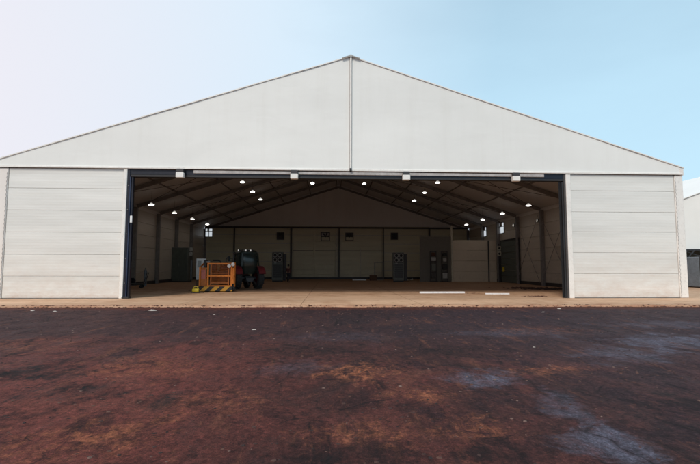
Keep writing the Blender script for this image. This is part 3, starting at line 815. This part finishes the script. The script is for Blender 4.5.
# ------------------------------------------------------------------ tractor, seen three-quarter from its side, nose to the left
TR = empty('farm_tractor', (-6.15, 32.5, SL), R(-60), label='dark green and red tractor with a rounded cab and roof lights, behind the orange platform', cat='tractor')
def wheel(x, y, r, w, name='wheel'):
    s = -1 if y < 0 else 1
    hub = MB(); hub.lathe((x, y, r), (0, s, 0), [(0,.10),(r*.18,.10),(r*.2,.04),(r*.42,0),(r*.55,.09),(r*.58,.09),(r*.58,-w*.4)], 24)
    h = hub.build(name, M['red'], TR, True)
    t = MB(); t.lathe((x, y, r), (0, s, 0), [(r*.57,-w*.55),(r*.80,-w*.62),(r*.96,-w*.5),(r*.965,w*.42-.05),(r*.80,w*.5),(r*.57,w*.38)], 32)
    for k in range(20):
        a = k*math.pi/10
        for q in (0, 1):
            a2 = a + q*math.pi/20; ca, sa = math.cos(a2), math.sin(a2); cb, sb = math.cos(a2+.14), math.sin(a2+.14)
            y0, y1 = (-w*.55, -.02) if q else (.0-w*.08, w*.44)
            P = lambda rr, c, s_, yy: (x+rr*c, y+s*yy, r+rr*s_)
            t.poly([P(r*.955,ca,sa,y0), P(r*1.0,ca,sa,y0), P(r*1.0,cb,sb,y1), P(r*.955,cb,sb,y1)], (-sa*.05*r, 0, ca*.05*r))
    o = t.build('tyre', M['rubber'], h, True); o.location -= h.location
wheel(.70, -.82, .76, .42); wheel(.70, .82, .76, .42)
wheel(-1.35, -.74, .50, .28); wheel(-1.35, .74, .50, .28)
m = MB(); m.box(-1.75,.95,-.26,.26,.55,.92,.05); m.box(-1.5,-1.2,-.62,.62,.45,.58,.03); m.box(.55,.85,-.62,.62,.68,.86,.03); m.build('chassis', M['black'], TR, True)
m = MB(); pr = []
for x, z, w in ((-1.92,1.30,.26),(-1.80,1.52,.32),(-.2,1.66,.36)): pr.append((x,z,w))
vs = []; fs = []
for x, z, w in pr: vs += [(x,-w,.92),(x,-w,z-.12),(x,-w+.12,z),(x,w-.12,z),(x,w,z-.12),(x,w,.92)]
for k in range(2):
    for i in range(6): j = (i+1) % 6; fs.append((k*6+i, k*6+j, (k+1)*6+j, (k+1)*6+i))
fs += [tuple(range(6)), tuple(12+i for i in range(6))]
m.add(vs, fs); hd = m.build('hood', M['red'], TR, True)
m = MB()
for k in range(7): m.box(-1.62+k*.14,-1.55+k*.14,-.375,-.345,1.02,1.36)
q = m.build('side_vent', M['black'], hd, True); q.location -= hd.location
m = MB(); m.box(-1.99,-1.925,-.22,.22,.95,1.28,.02); m.build('grille', M['black'], TR, True)
for y in (-.16, .16):
    m = MB(); m.lathe((-1.99,y,1.2), (-1,0,0), [(0,.03),(.06,.03),(.07,0)], 12); m.build('headlight', M['plate'], TR, True)
m = MB(); m.tube([(-.75,-.2,1.55),(-.75,-.2,2.35),(-.80,-.2,2.5)], [.05,.045,.045], 10); m.build('exhaust_pipe', M['darksteel'], TR, True)
m = MB(); m.tube([(-1.55,-.15,1.5),(-1.55,-.15,2.42)], .035, 8); m.lathe((-1.55,-.15,2.42), (0,0,1), [(.05,0),(.09,.03),(.09,.16),(.03,.2)], 12); m.build('air_intake', M['darksteel'], TR, True)
for s_ in (-1, 1):      # fenders follow the rear wheels
    m = MB(); vs = []; fs = []; n = 10
    for k in range(n+1):
        a = R(20 + 140*k/n)
        for rr in (.84, .88):
            for yy in (.58, 1.06): vs.append((.70+rr*math.cos(a), s_*yy, .76+rr*math.sin(a)))
    for k in range(n):
        a = k*4; b = a+4; fs += [(a,a+1,b+1,b),(a+2,b+2,b+3,a+3),(a,b,b+2,a+2),(a+1,a+3,b+3,b+1)]
    fs += [(0,2,3,1),(n*4,n*4+1,n*4+3,n*4+2)]
    m.add(vs, fs); m.build('fender', M['red'], TR, True)
# rounded cab: superellipse rings, glazed
def ring(x0, x1, y0, y1, z, n=28, e=.62):
    cx, cy, a, b = (x0+x1)/2, (y0+y1)/2, (x1-x0)/2, (y1-y0)/2; o = []
    for i in range(n):
        t = 2*math.pi*i/n; c, s_ = math.cos(t), math.sin(t)
        o.append((cx+a*math.copysign(abs(c)**e, c), cy+b*math.copysign(abs(s_)**e, s_), z))
    return o
def loft(rings):
    m = MB(); n = len(rings[0]); vs = [p for r_ in rings for p in r_]; fs = []
    for k in range(len(rings)-1):
        for i in range(n): j = (i+1) % n; fs.append((k*n+i, k*n+j, (k+1)*n+j, (k+1)*n+i))
    fs += [tuple(range(n))[::-1], tuple((len(rings)-1)*n+i for i in range(n))]
    return m.add(vs, fs, True)
cb = loft([ring(-.12,1.12,-.52,.52,1.05), ring(-.20,1.22,-.60,.60,1.35), ring(-.27,1.30,-.66,.66,1.62)]).build('cab', M['green'], TR, True)
q = loft([ring(-.265,1.295,-.655,.655,1.623), ring(-.30,1.33,-.70,.70,1.95), ring(-.27,1.30,-.70,.70,2.25), ring(-.18,1.22,-.64,.64,2.48)]).build('glazing', M['glass'], cb, True); q.location -= cb.location
q = loft([ring(-.22,1.26,-.68,.68,2.483), ring(-.20,1.24,-.66,.66,2.58), ring(-.05,1.08,-.52,.52,2.70), ring(.2,.8,-.3,.3,2.76)]).build('roof', M['green'], cb, True); q.location -= cb.location
for x in (-.28, .45, 1.29):
    for s_ in (-1, 1):
        m = MB(); m.bar((x, s_*.60 if x != .45 else s_*.705, 1.60), (x*.9+.04, s_*.56 if x != .45 else s_*.665, 2.50), .06)
        q = m.build('pillar', M['green'], cb, True); q.location -= cb.location
for x, y in ((.80,-.62), (1.20,-.22), (1.20,.12)):
    m = MB(); m.box(x-.09,x+.09,y-.08,y+.06,2.60,2.74,.03); o = m.build('roof_light', M['black'], TR, True)
    m = MB(); m.box(x-.08,x+.08,y-.095,y-.082,2.615,2.725,.01); q = m.build('lens', mat_emit('roof_lens', (1,.95,.85), .45), o, True); q.location -= o.location
m = MB(); m.bar((-.3,-.7,2.1),(-.42,-.95,2.15),.03); m.box(-.46,-.38,-1.05,-.87,1.95,2.3,.02); m.build('mirror', M['black'], TR, True)
m = MB(); m.box(.98,1.30,-.30,.30,.5,.8,.03); m.bar((1.3,-.25,.6),(1.75,-.25,.35),.07); m.bar((1.3,.25,.6),(1.75,.25,.35),.07); m.build('hitch', M['darksteel'], TR, True)
m = MB(); m.box(-.1,.16,-.92,-.6,.5,.56,.01); m.box(-.05,.12,-.86,-.6,.8,.86,.01); m.build('step', M['black'], TR, True)

# ------------------------------------------------------------------ low machinery by the left wall
Lc = empty('wheeled_trolley', (-14.3, 33.6, SL), R(12), label='low dark trolley with coiled cables beside the left wall near the opening', cat='trolley')
m = MB(); m.box(-.7,.7,-.4,.4,.22,.32,.02); m.build('deck', M['black'], Lc, True)
for x in (-.55,.55):
    for y in (-.32,.32):
        m = MB(); m.lathe((x,y-.04,.11), (0,1,0), [(0,0),(.11,0),(.11,.08),(0,.08)], 14); m.build('wheel', M['rubber'], Lc, True)
m = MB(); m.tube([(.72,-.3,.3),(.95,-.3,1.1),(.95,.3,1.1),(.72,.3,.3)], .025, 8); m.build('handle', M['darksteel'], Lc, True)
pts = [(-.15+.32*math.cos(t*.5)*(1-.004*t), .28*math.sin(t*.5), .35+.012*t*.6) for t in range(50)]
m = MB(); m.tube(pts, .03, 6); m.build('cable_coil', M['navy'], Lc, True)
m = MB(); m.box(-.62,-.2,-.3,.1,.325,.75,.02); m.build('motor_box', M['bluegrey'], Lc, True)

r = empty('gas_cylinder', (-14.6, 36.4, SL), label='slim dark gas cylinder standing against the left side wall behind the trolley', cat='gas cylinder')
m = MB(); m.lathe((0,0,0), (0,0,1), [(.11,0),(.115,.03),(.115,1.15),(.08,1.28),(.04,1.33),(0,1.34)], 18); m.build('tank', M['bluegrey'], r, True)
m = MB(); m.lathe((0,0,1.34), (0,0,1), [(.03,0),(.035,.08),(.06,.09),(.06,.12),(0,.13)], 12); m.build('valve', M['plate'], r, True)
r = empty('tool_box', (-14.9, 31.4, SL), R(-8), label='dark tool box with a lid on the floor by the left wall, nearest the opening', cat='tool box')
m = MB(); m.box(-.4,.4,-.22,.22,0,.36,.02); m.build('body', M['cabinet'], r, True)
m = MB(); m.box(-.42,.42,-.24,.24,.365,.44,.02); m.build('lid', M['black'], r, True)
m = MB(); m.tube([(-.14,0,.44),(-.12,0,.52),(.12,0,.52),(.14,0,.44)], .012, 6); m.build('handle', M['alu'], r, True)

# things at the foot of the rear wall
tag(MB().box(4.55, 5.35, 51.8, 52.3, SL, SL+.62, .03).build('brown_crate', worn('brown_crate_wood', (.11,.055,.03), .8)), 'dark brown crate standing on the floor before the rear wall', 'crate')
tag(MB().box(2.6, 4.2, 52.6, 52.85, SL, SL+.13, .01, rz=-.03).build('wooden_plank', M['sign']), 'pale plank lying on the floor left of the brown crate', 'plank')
m = MB(); vs = []
for i in range(6):
    for j in range(4): vs.append((8.3+i*.22, 50.6+j*.28+.05*i, SL+.02+.14*abs(noise.noise((i*.7,j*.9,5)))*3))
m.add(vs, [(i*4+j,(i+1)*4+j,(i+1)*4+j+1,i*4+j+1) for i in range(5) for j in range(3)], True)
tag(m.build('plastic_sheet', M['sign']), 'crumpled white plastic sheet on the floor right of the right air unit', 'plastic sheet')
Wc = empty('wire_cage', (5.75, 53.2, SL), label='thin wire cage standing beside the brown crate', cat='cage')
m = MB()
for x in (-.5,.5):
    for y in (-.3,.3): m.tube([(x,y,0),(x,y,2.1)], .03, 6)
for z in (.06, 2.08):
    m.bar((-.5,-.3,z),(.5,-.3,z),.04); m.bar((-.5,.3,z),(.5,.3,z),.04); m.bar((-.5,-.27,z),(-.5,.27,z),.04); m.bar((.5,-.27,z),(.5,.27,z),.04)
m.build('frame', M['alu'], Wc, True)
m = MB()
for k in range(9):
    m.tube([(-.45+k*.11,-.3,.08),(-.45+k*.11,-.3,1.0)], .006, 4)
for k in range(8): m.tube([(-.48,-.29,.12+k*.12),(.48,-.29,.12+k*.12)], .006, 4)
m.build('mesh_panel', M['alu'], Wc, True)

# ------------------------------------------------------------------ person at the rear, walking with a cart
Pp = empty('person', (-4.25, 46.2, SL), R(150), label='person in a dark red top and dark trousers standing near the left air unit', cat='person')
def skin_obj(name, joints, edges, mat, parent, sub=2):
    me = bpy.data.meshes.new(name); me.from_pydata([j[0] for j in joints], edges, []); me.materials.append(mat)
    o = bpy.data.objects.new(name, me); COL.objects.link(o); o.parent = parent
    sk = o.modifiers.new('Skin', 'SKIN'); sk.use_smooth_shade = True
    for v, j in zip(me.skin_vertices[0].data, joints):
        r_ = j[1]; v.radius = r_ if isinstance(r_, tuple) else (r_, r_)
    me.skin_vertices[0].data[0].use_root = True
    su = o.modifiers.new('Sub', 'SUBSURF'); su.levels = sub; su.render_levels = sub
    return o
J = [((0,0,.95),(.13,.10)), ((0,0,1.15),(.13,.09)), ((0,.01,1.36),(.16,.10)), ((0,.01,1.48),(.06,.06)), ((0,0,1.58),(.065,.08)), ((0,0,1.70),(.075,.09)), ((0,0,1.76),(.05,.06)),
     ((.18,.01,1.40),.058), ((.25,-.02,1.14),.042), ((.22,-.18,.98),.032), ((.21,-.26,.96),.03),
     ((-.18,.01,1.40),.058), ((-.25,.03,1.13),.042), ((-.25,-.06,.90),.032), ((-.25,-.08,.82),.03),
     ((.10,0,.86),.085), ((.13,-.10,.48),.058), ((.14,-.04,.10),.042), ((.15,-.18,.05),.036),
     ((-.10,0,.86),.085), ((-.12,.06,.48),.058), ((-.14,.20,.12),.042), ((-.15,.08,.05),.036)]
E_ = [(0,1),(1,2),(2,3),(3,4),(4,5),(5,6),(2,7),(7,8),(8,9),(9,10),(2,11),(11,12),(12,13),(13,14),(0,15),(15,16),(16,17),(17,18),(0,19),(19,20),(20,21),(21,22)]
skin_obj('body', J, E_, M['skin'], Pp)
def sub(idx, scale, name, mat):
    mp = {k: i for i, k in enumerate(idx)}
    jj = []
    for k in idx:
        p_, r_ = J[k]; r_ = r_ if isinstance(r_, tuple) else (r_, r_); jj.append((p_, (r_[0]*scale+.008, r_[1]*scale+.008)))
    skin_obj(name, jj, [(mp[a], mp[b]) for a, b in E_ if a in mp and b in mp], mat, Pp)
sub([1,2,7,8,9,11,12,13,0], 1.16, 'shirt', M['shirt'])
sub([0,15,16,17,19,20,21], 1.18, 'trousers', M['trousers'])
m = MB(); m.lathe((0,.015,1.66), (0,.15,1), [(.085,-.02),(.098,.04),(.088,.10),(.05,.145),(0,.155)], 16); m.build('hair', M['hair'], Pp, True)
for x in (.15,-.15):
    m = MB(); yy = -.12 if x > 0 else .13; m.box(x-.05,x+.05,yy-.13,yy+.13,0,.10,.04); m.build('shoe', M['black'], Pp, True)
m = MB(); m.box(-.012,.012,-.115,-.08,1.60,1.64,.008); m.build('nose', M['skin'], Pp, True)

# ------------------------------------------------------------------ neighbouring tent at the right
N_ = empty('neighbouring_tent', (42, 36, 0), label='second white tent hall seen past the right corner of the big one', cat='building')
nx0, nx1, nc, ny = 27.0, 57.0, 42.0, 36.0
def nz(x): return 6.4 + .36*(15-abs(x-nc))
m = MB(); m.poly([(nx0, ny, 3.15), (nx1, ny, 3.15), (nx1, ny, nz(nx1)), (nc, ny, nz(nc)), (nx0, ny, nz(nx0))], (0,.08,0)); m.build('gable_cover', M['pvc'], N_)
for sgn in (-1, 1):
    m = MB(); xe = nc+sgn*15.15; m.poly([(nc, ny-.1, nz(nc)+.05), (xe, ny-.1, nz(xe)+.05), (xe, ny-.1, nz(xe)+.12), (nc, ny-.1, nz(nc)+.12)], (0,30,0)); m.build('roof', M['pvc'], N_)
    xw = nc+sgn*15; m = MB(); m.box(xw-.1, xw+.1, ny+.1, ny+30, 0, 6.4); m.build('side_wall', M['pvc_side'], N_)
for x in (27.2, 32.2, 37.2, 42.2):
    m = MB(); m.box(x-.12, x+.12, ny-.02, ny+.25, 0, 3.14, .02); m.build('column', M['frame'], N_)
m = MB(); m.box(27.1, 57, ny-.06, ny+.2, 3.02, 3.149); m.build('header_beam', M['darksteel'], N_)
m = MB(); m.bar((29.05, ny-.15, 3.0), (31.6, ny-.15, 4.4-1.4*.0-2.2), .05); m.bar((28.9, ny-.12, 1.9), (30.0, ny-.12, 3.0), .07); m.build('brace', M['darksteel'], N_)
m = MB(); m.box(27.3, 56.8, ny+6, ny+6.1, 0, 3.5); m.build('inner_wall', M['greydoor'], N_)
Cn = empty('louvred_container', (30.4, 34.6, 0), label='blue grey louvred metal container in front of the neighbouring tent', cat='container')
m = MB(); m.box(-1.9,1.9,-.9,.9,.12,2.45,.03); m.build('body', M['bluegrey'], Cn, True)
m = MB()
for k in range(12): m.box(-1.8,1.8,-.945,-.905,.28+k*.175,.28+k*.175+.09)
m.build('louvres', M['plate'], Cn, True)
m = MB()
for x in (-1.86,-.6,.6,1.86): m.box(x-.05,x+.05,-.99,-.95,.1,2.5)
m.box(-1.9,1.9,-1.0,-.95,2.5,2.58); m.build('frame', M['darksteel'], Cn, True)
for x in (-1.4, 1.4):
    m = MB(); m.box(x-.3,x+.3,-.7,.7,0,.118); m.build('skid', M['black'], Cn, True)

# ------------------------------------------------------------------ litter on the ground
lit = [(-6.48,16.88,.10,'larger crumpled white scrap lying just off the concrete, left of the opening'), (-9.8,16.66,.05,'tiny white scrap, right of the two far left ones'),
       (-10.72,16.9,.05,'tiny white scrap, leftmost on the ground'), (7.63,16.0,.05,'white scrap on the dark ground near the right door post'),
       (4.1,9.02,.022,'white pebble amid the bluish stain on the ground'), (-3.87,15.4,.03,'white pebble in front of the tractor'),
       (-1.93,11.72,.04,'white pebble in the middle of the dark ground'), (8.9,17.3,.06,'small white scrap near the concrete, right of centre')]
for k, (x, y, r_, lb) in enumerate(lit):
    m = MB(); rr = random.Random(k+90); n = 9
    vs = [(x, y, .05*min(1, r_*8))]; 
    for q in range(2):
        for i in range(n):
            a = 2*math.pi*i/n; d = r_*(.5+.5*q)*rr.uniform(.7,1.3)
            vs.append((x+d*math.cos(a)*1.5, y+d*math.sin(a), (.03 if q == 0 else .004)*rr.uniform(.6,1.6)*min(1, r_*10)))
    fs = [(0,1+i,1+(i+1) % n) for i in range(n)] + [(1+i,1+n+i,1+n+(i+1) % n,1+(i+1) % n) for i in range(n)]
    m.add(vs, fs); tag(m.build('litter_scrap', M['scrap']), lb, 'litter')

# ------------------------------------------------------------------ world, sun, camera
w = bpy.data.worlds.new('World'); S.world = w; w.use_nodes = True
nt = w.node_tree; n = nt.nodes; l = nt.links
bg = n['Background']
SUN_EL, SUN_AZ = 42, 205         # azimuth clockwise from +Y: behind the camera, a little to the left
sky = n.new('ShaderNodeTexSky'); sky.sky_type = 'NISHITA'; sky.sun_disc = False
sky.sun_elevation = R(SUN_EL); sky.sun_rotation = R(SUN_AZ); sky.air_density = 1.0; sky.dust_density = 1.2; sky.ozone_density = 1.0
# thin high haze over the clear sky: whitens towards the horizon and towards the west
tc = n.new('ShaderNodeTexCoord'); sp = n.new('ShaderNodeSeparateXYZ'); l.new(tc.outputs['Generated'], sp.inputs[0])
def wm(op, a, b=None, cl=False):
    x = n.new('ShaderNodeMath'); x.operation = op; x.use_clamp = cl
    for i, v in enumerate((a, b)):
        if v is None: continue
        if hasattr(v, 'links'): l.new(v, x.inputs[i])
        else: x.inputs[i].default_value = v
    return x.outputs[0]
up = wm('SUBTRACT', 1, wm('MULTIPLY', sp.outputs[2], 1.35), True)
west = wm('ADD', wm('MULTIPLY', sp.outputs[0], -1.05), .34, True)
nz_ = n.new('ShaderNodeTexNoise'); nz_.inputs['Scale'].default_value = 1.6; nz_.inputs['Detail'].default_value = 6; nz_.inputs['Roughness'].default_value = .55
mp = n.new('ShaderNodeMapping'); mp.inputs['Scale'].default_value = (1,1,3.2); l.new(tc.outputs['Generated'], mp.inputs[0]); l.new(mp.outputs[0], nz_.inputs['Vector'])
hz = wm('ADD', wm('ADD', wm('MULTIPLY', wm('POWER', up, 1.6), .35), .68), wm('MULTIPLY', west, .6))
hz = wm('ADD', hz, wm('MULTIPLY', wm('SUBTRACT', nz_.outputs['Fac'], .5), .3), True)
hc = n.new('ShaderNodeMix'); hc.data_type = 'RGBA'; hc.inputs[6].default_value = (5.9,8.6,10.3,1); hc.inputs[7].default_value = (8.7,8.5,9.2,1)
l.new(west, hc.inputs[0])
mx = n.new('ShaderNodeMix'); mx.data_type = 'RGBA'; l.new(hz, mx.inputs[0]); l.new(sky.outputs[0], mx.inputs[6]); l.new(hc.outputs[2], mx.inputs[7])
l.new(mx.outputs[2], bg.inputs['Color']); bg.inputs['Strength'].default_value = .10

sd = bpy.data.lights.new('sun', 'SUN'); so = bpy.data.objects.new('sun', sd); COL.objects.link(so)
sd.energy = 2.0; sd.angle = R(14); sd.color = (1, .92, .82)
az = R(SUN_AZ); el = R(SUN_EL)
dirv = Vector((math.sin(az)*math.cos(el), math.cos(az)*math.cos(el), math.sin(el)))
so.rotation_euler = (-dirv).to_track_quat('-Z', 'Y').to_euler()
so.location = dirv*60

cd = bpy.data.cameras.new('camera'); co = bpy.data.objects.new('camera', cd); COL.objects.link(co)
cd.sensor_width = 36; cd.lens = 450/700*36; cd.clip_end = 5000
co.location = (0, 0, 1.6); co.rotation_euler = (R(90+4.45), R(-.12), R(-2.5))
S.camera = co
S.view_settings.view_transform = 'Standard'; S.view_settings.look = 'None'; S.view_settings.exposure = 0
S.cycles.use_denoising = True
S.cycles.max_bounces = 8
